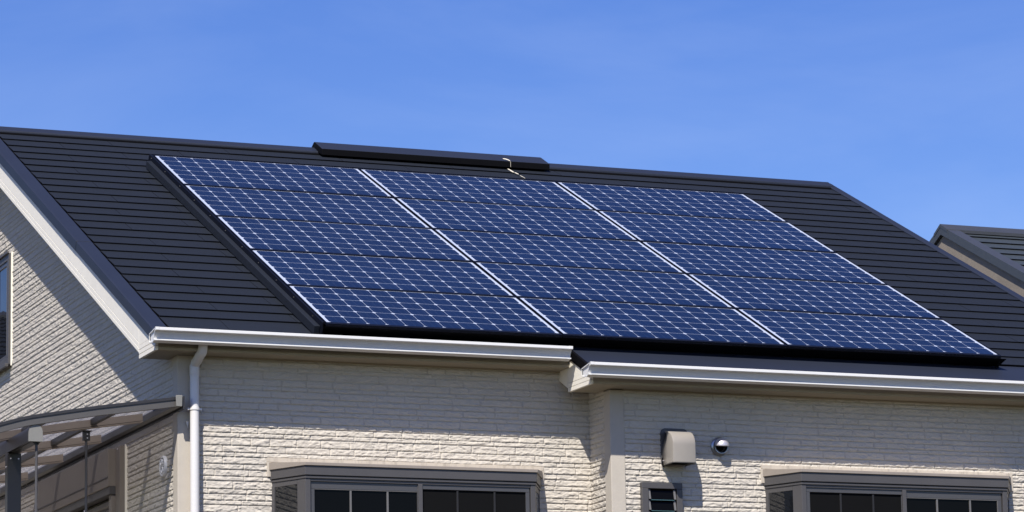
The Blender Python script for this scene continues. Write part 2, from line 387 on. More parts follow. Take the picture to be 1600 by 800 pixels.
# back slope
bk = [(-1.085, YR, ZR-.012), (6.0, YR, ZR-.012), (6.0, YB+.5, rz(YB+.5)-.012), (-1.085, YB+.5, rz(YB+.5)-.012)]
roofm.hexa(bk, [(x, y, z-.07) for x, y, z in bk], 0)
rr = random.Random(3)
V1, PIT = .319, .1943
k = -1
while V1+PIT*k < YR/CT-.02:
    v0 = V1+PIT*k; v1 = min(v0+PIT+.012, YR/CT-.004)
    if k == -1: v0 = -.03
    u = RL-.01-rr.random()*.0-(.455 if k % 2 else 0)-rr.random()*.12
    while u < RR:
        a = max(u, RL-.01); b = min(u+.91-.0035, RR+.01); lift = .0100+rr.random()*.0012
        if k == -1 and a >= 1.655: vv = .112
        else: vv = v0
        if k == -1 and a < 1.655 < b: b = 1.655; 
        if b-a > .02:
            w = rr.random()*.0012-.0006
            # slate top and its butt edge (dark cut edge over an open gap)
            A = [P(a, vv+w, N0+lift), P(b, vv-w, N0+lift), P(b, v1, N0+.0005), P(a, v1, N0+.0005)]
            B = [P(a, vv+w, N0+lift-.0058), P(b, vv-w, N0+lift-.0058), P(b, v1, N0-.0050), P(a, v1, N0-.0050)]
            o_ = len(roofm.v)
            roofm.add(A+B, [(0, 1, 2, 3), (7, 6, 5, 4)], 0)
            roofm.add(A+B, [(0, 4, 5, 1), (1, 5, 6, 2), (3, 7, 4, 0)], 1)
        u = u+.91 if not (k == -1 and b == 1.655) else 1.6551
    k += 1
roof = obj('roof', roofm, [M['slate'], M['slate_edge']], house, fix=False)

# extension of the roof over the projecting front wall: smooth metal
mb = MB()
slab(mb, 1.655, 6.0, -.385, .108, N0-.03, N0-.002)
obj('eave_sheet', mb, M['metal_roof'], roof)
mb = MB()
slab(mb, 1.647, 1.667, -.39, .10, N0-.052, N0+.006)
obj('verge_strip', mb, M['black'], roof)
# starter strip on the main eave
mb = MB(); slab(mb, -.98, 1.66, -.045, -.012, N0-.06, N0-.004); obj('eave_strip', mb, M['black'], roof)

# verge trims (left, right)
mb = MB()
pts = [(-1.106, -.012), (-1.106, -.060), (-1.094, -.060), (-1.094, -.03), (-1.005, -.03), (-.997, -.012), (-.997, .001), (-1.003, .009), (-1.098, .009), (-1.106, .004)]
def uprism(mb, pts, v0, v1, mi=0, vlow=None):
    n = len(pts); vs = [P(a, v0 if not vlow else vlow, N0+b) for a, b in pts]+[P(a, v1, N0+b) for a, b in pts]
    mb.add(vs, [(i, (i+1) % n, (i+1) % n+n, i+n) for i in range(n)]+[list(range(n))[::-1], list(range(n, 2*n))], mi)
JV = 2.06
uprism(mb, pts, -.03, JV); 
uprism(mb, [(a*1.0-(.0015 if a < -1.05 else 0), b+(.0015 if b > 0 else 0)) for a, b in pts], JV+.002, YR/CT-.02)
obj('verge_trim', mb, M['metal_roof'], roof, bevel=.003)
mb = MB()
pts2 = [(6.022, -.012), (6.022, -.085), (6.012, -.085), (6.012, -.03), (5.965, -.03), (5.955, -.012), (5.955, .012), (5.965, .020), (6.012, .020), (6.022, .014)]
uprism(mb, pts2, -.39, YR/CT-.02)
obj('verge_trim', mb, M['metal_roof'], roof, bevel=.003)
# back verge trims
for x0, x1 in ((-1.106, -.997), (5.955, 6.022)):
    mb = MB(); a = [(x0, YR, ZR+.02), (x1, YR, ZR+.02), (x1, YB+.5, rz(YB+.5)+.02), (x0, YB+.5, rz(YB+.5)+.02)]
    mb.hexa(a, [(x, y, z-.11) for x, y, z in a])
    obj('verge_trim', mb, M['metal_roof'], roof)
# ridge cap
mb = MB()
def ridge_prof(w, h, t, c=0):
    return [(YR-w*CT, ZR-w*ST+h+c), (YR, ZR+h+c+.006), (YR+w*CT, ZR-w*ST+h+c), (YR+w*CT, ZR-w*ST+h-t+c), (YR, ZR-.005+c), (YR-w*CT, ZR-w*ST+h-t+c)]
mb.prism(ridge_prof(.105, .028, .024), -1.13, 2.3, 'x'); mb.prism(ridge_prof(.107, .030, .026), 2.302, 5.985, 'x')
obj('ridge_cap', mb, M['metal_roof'], roof, bevel=.003)
mb = MB(); mb.prism(ridge_prof(.125, .014, .008), -1.10, 6.0, 'x')
obj('ridge_underlay', mb, M['black'], roof)
# ridge vent
mb = MB()
w, h, t = .215, .078, .05
pr_ = [(YR-w*CT, ZR-w*ST+h), (YR-.02, ZR+h-.006), (YR, ZR+h), (YR+.02, ZR+h-.006), (YR+w*CT, ZR-w*ST+h), (YR+w*CT-.004, ZR-w*ST+h-t), (YR, ZR+.01), (YR-w*CT+.004, ZR-w*ST+h-t)]
n = len(pr_)
x0, x1 = 1.535, 3.43
mb.prism(pr_, x0, x1, 'x')
v_ = obj('ridge_vent', mb, [M['metal_roof'], M['black']], roof, bevel=.004)
for p in v_.data.polygons:
    if p.normal.z < .3: p.material_index = 1
mb = MB()
mb.prism([(YR-.17*CT, ZR-.17*ST+.01), (YR, ZR+.03), (YR+.17*CT, ZR-.17*ST+.01), (YR, ZR-.02)], x0+.03, x1-.03, 'x')
obj('vent_base', mb, M['black'], roof)
# dried white streak on vent and slates
mb = MB()
def blob(mb, pts, n, th=.003):
    m = len(pts); vs = [P(u, v, n) for u, v in pts]+[P(u, v, n+th) for u, v in pts]
    mb.add(vs, [(i, (i+1) % m, (i+1) % m+m, i+m) for i in range(m)]+[list(range(m)), list(range(m, 2*m))])
def streak(mb, u0, v0, u1, v1, w0, w1, n, seed):
    r = random.Random(seed); N = 9; a = []; b = []
    for i in range(N):
        t_ = i/(N-1); ww = (w0+(w1-w0)*t_)*(.7+.6*r.random())*(math.sin(math.pi*min(max(t_, .08), .92)))**.4
        cu, cv = u0+(u1-u0)*t_, v0+(v1-v0)*t_
        a.append((cu-ww, cv)); b.append((cu+ww, cv))
    blob(mb, a+b[::-1], n)
streak(mb, 3.078, 5.09, 3.086, 4.975, .007, .008, N0+.010, 1)
streak(mb, 3.088, 4.955, 3.10, 4.90, .008, .004, N0+.014, 2)
streak(mb, 3.10, 4.87, 3.112, 4.785, .003, .0015, N0+.013, 3)
# patch on the vent's top and front edge
vt = -.10
def vs_(u, s, up): return Vector((u, YR-s*CT, ZR-s*ST+h+up))
vp = [(3.055, .145), (3.066, .137), (3.083, .142), (3.094, .16), (3.098, .2), (3.091, .2155), (3.085, .185), (3.070, .163), (3.058, .155)]
mb.add([vs_(u, s, .0006) for u, s in vp]+[vs_(u, s, .003) for u, s in vp], [(i, (i+1) % 9, (i+1) % 9+9, i+9) for i in range(9)]+[list(range(9)), list(range(9, 18))])
mb.box(3.0945, 3.0965, YR-w*CT-.004, YR-w*CT-.001, ZR-w*ST+h-.045, ZR-w*ST+h)
obj('dropping_streak', mb, M['streak'], roof)

# ---- barge board on the left gable (grooved), box end, soffits
def raked(mb, x0, x1, y0, y1, c0, c1, mi=0):
    a = [(x, y, T*y+c) for x, y, c in ((x0, y0, c0), (x0, y1, c0), (x0, y1, c1), (x0, y0, c1))]
    mb.hexa(a, [(x1, y, z) for _, y, z in a], mi)
XB = -1.09
mb = MB()
for c0, c1 in ((-.372, -.343), (-.3405, -.3115), (-.309, -.15)): raked(mb, XB, XB+.02, .425, YR-.002, c0, c1)
mb2 = MB(); raked(mb2, XB+.006, XB+.016, .425, YR-.002, -.37, -.14)
obj('barge_board', mb, M['trim'], house, bevel=.0015)
obj('board_backing', mb2, M['bronze'], house)
# far half of the gable board
mb = MB()
for c0, c1 in ((-.372, -.343), (-.3405, -.3115), (-.309, -.15)):
    a = [(XB, YR+.002, T*YR+c0), (XB, YB+.4, T*(2*YR-YB-.4)+c0), (XB, YB+.4, T*(2*YR-YB-.4)+c1), (XB, YR+.002, T*YR+c1)]
    mb.hexa(a, [(XB+.02, y, z) for _, y, z in a])
obj('barge_board', mb, M['trim'], house)
def box_end(xb, dy, dz, xw, name='eave_box_end'):
    """grooved end of the eave box; dy,dz shift down the slope for the second one"""
    mb = MB(); yf, yb = .055+dy, .423+dy
    for z0, z1 in ((-.205, -.179), (-.1765, -.1505), (-.148, -.12)):
        mb.box(xb, xb+.02, yf, yb, z0+dz, z1+dz)
    # upper wedge up to the roof
    a = [(xb, yf, -.1199+dz), (xb, yb, -.1199+dz), (xb, yb, T*(yb)-.13), (xb, yf, max(T*yf-.135, -.1199+dz+.001))]
    mb.hexa(a, [(xb+.02, y, z) for _, y, z in a])
    obj(name, mb, M['trim'], house, bevel=.0015)
    mb = MB()
    mb.box(xb+.006, xb+.016, yf+.004, yb-.004, -.2+dz, -.125+dz)
    obj('board_backing', mb, M['bronze_lt'], house)
    mb = MB(); mb.box(xb+.02, xw, yf+.02, yb, -.203+dz, -.192+dz); mb.box(xb+.02, xw, yb-.012, yb, -.192+dz, T*yb-.20)
    obj('soffit', mb, M['eave'], house)
box_end(XB, 0, 0, XG)
mb = MB(); raked(mb, XB+.02, XG+.01, .425, YR, -.368, -.356)
obj('soffit', mb, M['eave'], house)
# main fascia and soffit
mb = MB(); mb.box(XB+.02, 1.652, .055, .075, -.205, -.115)
mb.box(XB+.0205, 1.652, .047, .055, -.203, -.187)
obj('fascia', mb, M['eave'], house, bevel=.002)
mb = MB(); mb.box(XG, 1.652, .0755, YW+.012, -.2035, -.192); mb.box(XG+.08, 1.652, YW-.022, YW-.004, -.214, -.2036)
obj('soffit', mb, M['eave'], house)
# second (lower) eave
DY, DZ = -.342, -.1525
X2 = 1.653
box_end(X2, DY, DZ, XR2)
mb = MB(); raked(mb, X2, X2+.02, .083, .30, -.372, -.13); obj('barge_board', mb, M['trim'], house)
mb = MB(); raked(mb, X2+.02, XR2+.012, .083, .30, -.368, -.356); obj('soffit', mb, M['eave'], house)
mb = MB(); mb.box(X2+.02, 6.0, .055+DY, .075+DY, -.205+DZ, -.115+DZ); mb.box(X2+.0205, 6.0, .047+DY, .055+DY, -.203+DZ, -.187+DZ)
obj('fascia', mb, M['eave'], house, bevel=.002)
mb = MB(); mb.box(XR2, 6.0, .0755+DY, Y2+.012, -.2035+DZ, -.192+DZ); mb.box(XR2+.08, 6.0, Y2-.022, Y2-.004, -.214+DZ, -.2036+DZ)
obj('soffit', mb, M['eave'], house)

# ---- gutters
def gutter(x0, x1, dy, dz, ends):
    out = [(-.108, -.091), (-.121, -.093), (-.121, -.1105), (-.115, -.1145), (-.098, -.115), (-.094, -.120), (-.080, -.140), (-.0715, -.158), (-.0885, -.162), (-.0885, -.1695), (-.071, -.1695), (-.060, -.176), (-.04, -.178), (.020, -.168), (.028, -.158), (.028, -.118)]
    inn = [(.024, -.118), (.024, -.156), (.018, -.164), (-.038, -.174), (-.056, -.172), (-.066, -.163), (-.067, -.157), (-.076, -.139), (-.090, -.117), (-.1, -.107), (-.106, -.0975)]
    mb = MB(); mb.prism([(y+dy, z+dz) for y, z in out+inn], x0, x1, 'x')
    g = obj('gutter', mb, M['gutter'], house, smooth=True, bevel=.0012)
    for xe, sg in ends:
        mb = MB()                       # end cap: recessed plate inside a raised collar
        plate = [(-.104, -.100), (-.09, -.118), (-.076, -.14), (-.067, -.16), (-.056, -.172), (.020, -.164), (.024, -.12)]
        mb.prism([(y+dy, z+dz) for y, z in plate], xe-sg*.012, xe-sg*.008, 'x')
        grow = [(y*1.01-.001+dy, (z+.137)*1.02-.137+dz) for y, z in out]
        inw = [(y+dy, z+dz) for y, z in inn]
        mb.prism(grow+inw, xe-sg*.0, xe-sg*.022, 'x')
        # top strap
        a_ = [(xe, -.112+dy, -.094+dz), (xe-sg*.014, -.112+dy, -.094+dz), (xe-sg*.014, .028+dy, -.114+dz), (xe, .028+dy, -.114+dz)]; mb.hexa(a_, [(x, y, z-.006) for x, y, z in a_])
        obj('end_cap', mb, M['gutter'], g, smooth=True)
    return g
gutter(-1.135, 1.606, 0, 0, ((-1.137, -1), (1.608, 1)))
gutter(1.585, 6.03, DY, DZ, ((1.583, -1),))

# ---- downpipe
mb = MB()
px, py = -.806, .172
path = [(-.796, .02, -.165), (-.796, .028, -.195)]
for i in range(1, 6):
    a = i/6; path.append((-.796, .035+.012*a*a, -.20-.012*a))
path += [(-.799, .075, -.222), (-.803, .135, -.252)]
for i in range(1, 6):
    a = i/5*math.pi/2*.75; path.append((-.8045, .135+.037*math.sin(a)/math.sin(math.pi/2*.75), -.252-.035*(1-math.cos(a))-.006*i/5))
path += [(px, py, -.32), (px, py, -3.2), (px, py, -Z0+.05)]
mb.tube(path, [.029]*2+[.030]*5+[.0305]*2+[.0295]*5+[.0285, .0285, .0285], 28)
pipe = obj('downpipe', mb, M['pipe'], house, smooth=True)
mb = MB(); mb.tube([(px, py, -.268), (px, py, -.272), (px, py, -.335), (px, py, -.338)], [.0295, .031, .031, .0295], 28)
obj('pipe_socket', mb, M['pipe'], pipe, smooth=True)
for zc in (-.545, -1.6, -2.8, -4.2):
    mb = MB(); mb.lathe([(.0285, -.007), (.0325, -.007), (.0325, .007), (.0285, .007)], (px, py, zc), (0, 0, 1), 28)
    mb.box(px-.046, px-.030, py-.005, py+.005, zc-.006, zc+.006); mb.box(px+.030, px+.046, py-.005, py+.005, zc-.006, zc+.006)
    mb.box(px-.044, px-.040, py-.007, py+.007, zc-.008, zc+.008); mb.box(px-.006, px+.006, py+.03, YW+.01, zc-.006, zc+.006)
    obj('pipe_clamp', mb, M['pipe'], pipe)
mb = MB(); mb.add([(px-.047, .20, -.62), (px-.030, .20, -.62), (px-.032, .205, -.665), (px-.047, .22, -.62), (px-.030, .22, -.62), (px-.032, .21, -.665)], [(0, 1, 2), (5, 4, 3), (0, 3, 4, 1), (1, 4, 5, 2), (2, 5, 3, 0)])
obj('wall_anchor', mb, M['white_plastic'], pipe)

# ---- bay windows
def bay(xb0, xb1, xf0, xf1, yw, yf, zt, hgt, glassy, panes):
    """canted box window: base corners on the wall, front corners at yf; zt = top of its cap at the front"""
    def ring(e, y_add=0):
        return [(xb0-e*1.1, yw), (xf0-e*.55, yf-e), (xf1+e*.55, yf-e), (xb1+e*1.1, yw)]
    mb = MB()
    mb.prism(ring(-.034), zt-.085, zt-hgt, 'z')
    w = obj('bay_window', mb, M['dark'], house)
    # cream wall flashing and cap (top slopes from the wall to the front)
    mb = MB(); q = ring(.026)
    top = [(x, y, zt+(.030 if y == yw else 0)) for x, y in q]; bot = [(x, y, zt-.020-(0 if y != yw else -.0)) for x, y in q]
    mb.add(top+bot, [(0, 1, 2, 3), (7, 6, 5, 4), (0, 4, 5, 1), (1, 5, 6, 2), (2, 6, 7, 3), (3, 7, 4, 0)])
    obj('cap', mb, M['taupe'], w, bevel=.002); mb = MB()
    mb.box(xb0-.03, xb1+.03, yw-.016, yw+.004, zt+.031, zt+.058)
    mb.box(xb0-.032, xb0-.004, yw-.018, yw+.004, zt-.062, zt+.030)
    mb.box(xb1+.004, xb1+.03, yw-.018, yw+.004, zt-.062, zt+.030)
    obj('cap_flashing', mb, M['cap'], w, bevel=.002)
    mb = MB(); q = ring(.017); mb.prism(q, zt-.0205, zt-.078, 'z'); obj('head_band', mb, M['bronze'], w, bevel=.002)
    mb = MB(); q = ring(.010); mb.prism(q, zt-.084, zt-.098, 'z'); mb.prism(ring(.004), zt-.0785, zt-.0845, 'z')
    # posts at the front corners and wall jambs
    z1, z0 = zt-.098, zt-hgt
    pw = .072
    def post(cx, cy, sx):
        # cant direction
        return
    dl = Vector((xf0-xb0, yf-yw)).normalized(); dr = Vector((xf1-xb1, yf-yw)).normalized()
    for (fx, d, sx) in ((xf0, dl, 1), (xf1, dr, -1)):
        e = .004
        a = Vector((fx, yf)); b = a-d*.075; c = a+Vector((sx*.028, 0))
        nb = Vector((d.y, -d.x)) if sx < 0 else Vector((-d.y, d.x))
        nb = Vector((-sx*abs(d.y), -abs(d.x)))
        mb.prism([(b.x+nb.x*e, b.y+nb.y*e), (a.x-sx*e, a.y-e), (c.x, c.y-e), (c.x, c.y+.03), (a.x+sx*.02, a.y+.03), (b.x+sx*.02, b.y)], z0, z1, 'z')
    for (bx, d, sx) in ((xb0, dl, 1), (xb1, dr, -1)):
        a = Vector((bx, yw)); b = a+d*.028; nb = Vector((-sx*abs(d.y), -abs(d.x)))
        mb.prism([(a.x+nb.x*.005, a.y+nb.y*.005), (b.x+nb.x*.005, b.y+nb.y*.005), (b.x+sx*.01, b.y), (a.x+sx*.01, a.y)], z0, z1, 'z')
    mb.prism(ring(.02), z0-.06, z0, 'z')
    obj('window_frame', mb, M['bronze'], w, bevel=.002)
    # side panes with a head rail
    for (b0, f0, sx, nm) in ((xb0, xf0, 1, 'l'), (xb1, xf1, -1, 'r')):
        d = (Vector((f0, yf))-Vector((b0, yw))); ln = d.length; d.normalize(); nb = Vector((-sx*abs(d.y), -abs(d.x)))
        def q(s, o): return (b0+d.x*s+nb.x*o, yw+d.y*s+nb.y*o)
        mb = MB(); pp = [q(.03, .0015), q(ln-.076, .0015), q(ln-.076, -.003), q(.03, -.003)]
        mb.prism(pp, z0, z1-.03, 'z'); obj('side_pane', mb, M['glass_side'], w)
        mb = MB(); mb.prism([q(.0285, .004), q(ln-.0755, .004), q(ln-.0755, -.002), q(.0285, -.002)], z1-.03, z1, 'z')
        mb.prism([q(.034, .0045), q(.038, .0045), q(.038, .0), q(.034, .0)], z0, z1-.0302, 'z', 0)
        obj('side_rail', mb, M['bronze'], w)
    # front: two sliding sashes
    xm, xl, xr = panes['mid'], xf0+.030, xf1-.030
    mb = MB()
    mb.box(xl, xr, yf-.001, yf+.028, z1-.016, z1-.0)            # header track
    obj('track', mb, M['bronze'], w)
    for i, (x0, x1, yo) in enumerate(((xl+.002, xm+.018, panes['y'][0]), (xm-.018, xr-.002, panes['y'][1]))):
        mb = MB(); ft = .045 if i == panes['deep'] else .030; fs = .026
        y0, y1 = yf+yo, yf+yo+.022
        zs = z1-.0165
        mb.box(x0, x1, y0, y1, zs-ft, zs); mb.box(x0, x0+fs, y0, y1, z0+.04, zs-ft); mb.box(x1-fs, x1, y0, y1, z0+.04, zs-ft); mb.box(x0, x1, y0, y1, z0, z0+.04)
        s_ = obj('sash', mb, M['sash'], w, bevel=.002)
        mb = MB(); mb.box(x0+fs, x1-fs, y0+.010, y0+.014, z0+.04, zs-ft)
        obj('pane', mb, M['glass'] if i == panes['deep'] else M['mesh'], s_ if False else w)
        # glazing bars
        for t_ in panes['bars'][i]:
            xx = x0+fs+(x1-x0-2*fs)*t_; mb = MB(); mb.box(xx-.006, xx+.006, y0+.003, y0+.0098, z0+.041, zs-ft-.004)
            obj('glazing_bar', mb, M['silver'] if i == panes['deep'] else M['dark_bar'], w)
        if i == panes['deep']:
            mb = MB(); mb.box(x0+fs+.0005, x1-fs-.0005, y0+.001, y0+.008, zs-ft-.004, zs-ft-.0005); mb.box(x1-fs-.005, x1-fs-.001, y0+.001, y0+.008, z0+.05, zs-ft-.005)
            obj('glazing_bead', mb, M['silver'], w)
    mb = MB(); mb.box(xm-.014, xm+.014, yf-.003, yf+.03, z0, z1-.0165)
    obj('meeting_stile', mb, M['bronze'], w, bevel=.002)
    return w
bay(-.295, 1.50, -.161, 1.356, YW, -.05, -.884, 1.15, True, dict(mid=.588, y=(.010, .006), deep=0, bars=((.345, .70), (.345, .70))))
bay(2.94, 4.735, 3.068, 4.56, Y2, -.39, -.871, 1.15, True, dict(mid=3.806, y=(.006, .010), deep=1, bars=((.33, .68), (.345, .70))))

# ---- narrow louvre window
def louvre():
    x0, x1, zt, zb = 2.053, 2.335, -.953, -1.60; y = Y2
    mb = MB()
    for a in ((x0, x1, zt-.040, zt), (x0, x0+.044, zb, zt-.040), (x1-.040, x1, zb, zt-.040), (x0, x1, zb-.04, zb)):
        mb.box(a[0], a[1], y-.044, y+.01, a[2], a[3])
    w = obj('louvre_window', mb, M['bronze'], house, bevel=.003)
    mb = MB(); mb.box(x0+.044, x1-.04, y-.0165, y+.006, zb, zt-.04); obj('dark_room', mb, M['dark'], w)
    z = zt-.045; i = 0
    while z > zb+.09:
        a = (y-.019, z); b = (y-.035, z-.066)
        mb = MB(); mb.prism([(a[0], a[1]), (a[0]-.005, a[1]), (b[0]-.005, b[1]), (b[0], b[1])], x0+.062, x1-.058, 'x')
        g = obj('louvre_pane', mb, M['glass'], w)
        mb = MB(); mb.box(x0+.062, x1-.058, b[0]-.0062, b[0]+.001, b[1]-.0035, b[1]+.001)
        obj('pane_edge', mb, M['greenglass'], w)
        mb = MB()
        for xx in (x0+.047, x1-.060):
            mb.prism([(a[0]-.002, a[1]), (a[0]-.012, a[1]), (b[0]-.010, b[1]+.004), (b[0]+.006, b[1]+.004)], xx, xx+.013, 'x')
        obj('pane_holder', mb, M['silver'], w)
        z -= .070
louvre()

# ---- cooker vent hood
def hood():
    x0, x1, zt, zb, y = 2.208, 2.372, -.625, -.842, Y2
    mb = MB()
    pts = []; r = .035
    for cx, cz, a0 in ((2.395-r, -.598-r, 0), (2.203+r, -.598-r, 90)):
        for i in range(7):
            a = math.radians(a0+15*i); pts.append((cx+r*math.cos(a), cz+r*math.sin(a)))
    pts += [(2.203, -.83), (2.395, -.83)]
    mb.prism(pts, y-.018, y+.004, 'y'); 
    plate = obj('vent_hood', mb, M['bronze'], house, bevel=.002)
    mb = MB(); N = 22; rows = []
    D = .185
    for i in range(N+1):
        t_ = i/N; z = zb+(zt-zb)*t_
        if t_ < .55: d = D
        else:
            s = (t_-.55)/.45; d = D-.105*(1-math.sqrt(max(0, 1-s*s)))
        ins = 0 if t_ < .35 else .045*((t_-.35)/.65)**1.8
        rr_ = .012
        rows.append([(x0+ins, y-.018), (x0+ins*.25, y-d*.55), (x0+.002, y-d+rr_), (x0+rr_*.5, y-d+rr_*.25), (x0+rr_+.004, y-d), (x1-rr_, y-d), (x1-.002, y-d+rr_*.4), (x1, y-d+rr_), (x1-ins, y-.018)])
        rows[-1] = [(a, b, z) for a, b in rows[-1]]
    n = len(rows[0]); vs = [v for r_ in rows for v in r_]
    fs = [(i*n+j, i*n+j+1, (i+1)*n+j+1, (i+1)*n+j) for i in range(N) for j in range(n-1)]
    fs.append([N*n+j for j in range(n)])
    mb.add(vs, fs); c = obj('hood_cover', mb, M['hood'], plate, smooth=True)
    md = c.modifiers.new('thick', 'SOLIDIFY'); md.thickness = .003
    mb = MB(); mb.box(x0+.006, x1-.008, y-D+.01, y-.02, zb+.012, zb+.016); mb.box(x0-.002, x0+.010, y-.034, y-.0185, zb-.006, zb+.05)
    obj('hood_grille', mb, M['black'], plate)
    mb = MB(); mb.tube([(x0-.0035, y-.04, zb+.03), (x0+.001, y-.04, zb+.03)], .004, 10); obj('screw', mb, M['steel'], plate)
hood()
# ---- round stainless vent
def dome():
    c = Vector((2.617, Y2-.004, -.705)); mb = MB()
    mb.lathe([(0, .0), (.056, .0), (.061, -.006), (.061, -.014), (.054, -.020), (.049, -.022), (.048, -.042), (.044, -.042), (.040, -.010)], c, (0, 1, 0), 40)
    d = obj('round_vent', mb, M['steel_ring'], house, smooth=True)
    mb = MB(); R = .049; cc = c+Vector((0, -.043, .003)); vs = []; fs = []; NA, NB = 26, 14
    # hemispherical cowl, open at the lower front
    for i in range(NB+1):
        th = math.radians(-12+102*i/NB)      # elevation from the opening plane to the back-top
        for j in range(NA+1):
            ph = math.pi*j/NA
            vs.append(cc+Vector((R*math.cos(ph)*1.0, -R*math.sin(ph)*math.cos(th)*.98, R*math.sin(ph)*math.sin(th))))
    for i in range(NB):
        for j in range(NA): a = i*(NA+1)+j; fs.append((a, a+1, a+NA+2, a+NA+1))
    mb.add(vs, fs); s_ = obj('cowl', mb, M['steel'], d, smooth=True); md = s_.modifiers.new('thick', 'SOLIDIFY'); md.thickness = .002
    mb = MB(); mb.lathe([(0, -.0095), (.044, -.0095), (.044, -.006)], c, (0, 1, 0), 32); obj('vent_throat', mb, M['black'], d)
    mb = MB(); mb.lathe([(.030, -.012), (.034, -.018), (.030, -.024), (.026, -.018), (.030, -.012)], c+Vector((0, -.002, -.004)), (0, 1, 0), 30); obj('inner_ring', mb, M['bronze'], d, smooth=True)
dome()
# ---- round white vent on the gable wall
def round_cap():
    c = Vector((XG-.004, .522, -.860)); mb = MB()
    mb.lathe([(0, .018), (.030, .020), (.034, .013), (.050, .013), (.053, .022), (.062, .022), (.066, .016), (.066, .0)], c, (-1, 0, 0), 36)
    d = obj('round_vent', mb, M['white_plastic'], house, smooth=True)
    for sgn, zc in ((1, .028), (-1, -.028)):
        mb = MB()
        mb.lathe([(.014, .016), (.018, .026), (.024, .016)], c+Vector((0, sgn*.008, zc*.9)), (-1, 0, 0), 20)
        obj('vent_ring', mb, M['white_plastic'], d, smooth=True)
    mb = MB()
    for a in (-.03, -.015, 0, .015, .03): mb.box(c.x-.0215, c.x-.018, c.y-.045, c.y+.045, c.z+a-.003, c.z+a+.003)
    obj('vent_louvre', mb, M['white_plastic'], d)
round_cap()

# ---- gable window
def gwin():
    y0, y1, z0, z1 = 4.555, 5.36, .405, 1.235; x = XG
    mb = MB()
    mb.box(x-.035, x+.01, y0, y1, z1-.05, z1); mb.box(x-.035, x+.01, y0, y1, z0, z0+.05); mb.box(x-.035, x+.01, y0, y0+.05, z0+.05, z1-.05); mb.box(x-.035, x+.01, y1-.05, y1, z0+.05, z1-.05)
    mb.box(x-.05, x-.0355, y0-.005, y1+.005, z1-.004, z1+.012); mb.box(x-.06, x-.0355, y0-.005, y1+.005, z0-.02, z0+.004)
    w = obj('gable_window', mb, M['bronze'], house, bevel=.002)
    mb = MB(); mb.box(x-.020, x+.008, y0-.014, y0-.0055, z0-.012, z1+.008); obj('window_casing', mb, M['trim'], w)
    mb = MB(); a, b, c, d = y0+.052, y1-.052, z0+.052, z1-.052; t = .028
    mb.box(x-.028, x-.01, a, b, d-t, d); mb.box(x-.028, x-.01, a, b, c, c+t); mb.box(x-.028, x-.01, a, a+t, c+t, d-t); mb.box(x-.028, x-.01, b-t, b, c+t, d-t); mb.box(x-.026, x-.01, a+.30, a+.32, c+t, d-t)
    obj('sash', mb, M['sash'], w)
    mb = MB(); mb.box(x-.020, x-.016, a+t, b-t, c+t, d-t); obj('pane', mb, M['glass_side'], w)
    mb = MB(); mb.box(x-.0275, x-.0205, a+t+.008, a+t+.016, c+t, d-t); obj('glazing_bead', mb, M['silver'], w)
gwin()

# ---- roller shutter door below the gable
def shutter():
    x = XG; mb = MB(); yn, yf_ = 1.505, 3.37
    mb.box(x-.105, x+.002, yn, yf_, -.868, -.622)          # box
    s = obj('shutter', mb, M['bronze_lt'], house, bevel=.003)
    mb = MB(); mb.prism([(yn, -.868), (yf_, -.868), (yf_, -.918), (yn+.002, -.918)], x-.095, x-.02, 'x')
    mb.box(x-.109, x-.1055, yn-.002, yf_+.002, -.812, -.806)
    obj('box_lip', mb, M['bronze'], s)
    mb = MB(); mb.box(x-.055, x+.004, 1.40, yn-.003, -3.0, -.615); mb.box(x-.08, x+.003, yn+.01, yn+.07, -3.0, -.919)
    mb.box(x-.055, x+.004, yf_+.003, yf_+.05, -3.0, -.615)
    obj('shutter_guide', mb, M['bronze_lt'], s, bevel=.002)
    mb = MB(); mb.box(x-.022, x+.003, 1.390, 1.3985, -3.0, -.605)
    mb.box(x-.03, x-.012, yf_+.052, yf_+.062, -3.0, -.605)
    obj('window_casing', mb, M['trim'], s)
    mb = MB()
    z = -.93
    while z > -3.0:
        mb.prism([(x-.030, z), (x-.044, z-.012), (x-.044, z-.040), (x-.030, z-.052)], yn+.07, yf_-.02, 'y'); z -= .056
    mb.box(x-.03, x+.002, yn+.07, yf_-.02, -3.0, -.93)
    obj('slats', mb, M['shutter'], s)
    mb = MB(); mb.tube([(x-.058, yn-.05, -.632), (x-.052, yn-.05, -.632)], .005, 8); obj('screw', mb, M['steel'], s)
shutter()

# ------------------------------------------------------------------ terrace canopy with its balcony
canopy = thing('terrace_canopy', 'curved grey aluminium canopy with smoked roof sheets against the gable wall', 'canopy', (-1.8, 2.5, 0))
def cz(x):      # top line of the rafters
    xs = [-.93, -1.44, -1.68, -1.858, -1.946, -2.035, -2.12, -2.20]; zs = [-.484, -.560, -.602, -.634, -.657, -.684, -.716, -.755]
    return float(np.interp(-x, [-a for a in xs], zs))
YC0, YC1 = .13, 5.9
xs_ = [-.935-.05*i for i in range(26)]
def rafter(y0, y1, dt, db, x_end=-2.18, x_start=-.935):
    """bar that follows the roof curve"""
    q = [x for x in xs_ if x_end-1e-6 <= x <= x_start+1e-6]
    prof = [(x, cz(x)+dt) for x in q]+[(x, cz(x)+db) for x in q[::-1]]
    n = len(prof); m = len(q); mb = MB()
    v = [(a, y0, b) for a, b in prof]+[(a, y1, b) for a, b in prof]
    f = [(i, (i+1) % n, (i+1) % n+n, i+n) for i in range(n)]
    for i in range(m-1):
        a, b, c, d = i, i+1, n-2-i, n-1-i
        f += [(a, b, c, d), (a+n, d+n, c+n, b+n)]
    mb.add(v, f); return mb
e = rafter(YC0-.012, YC0+.03, 0, -.056); obj('end_rafter', e, M['canopy'], canopy)
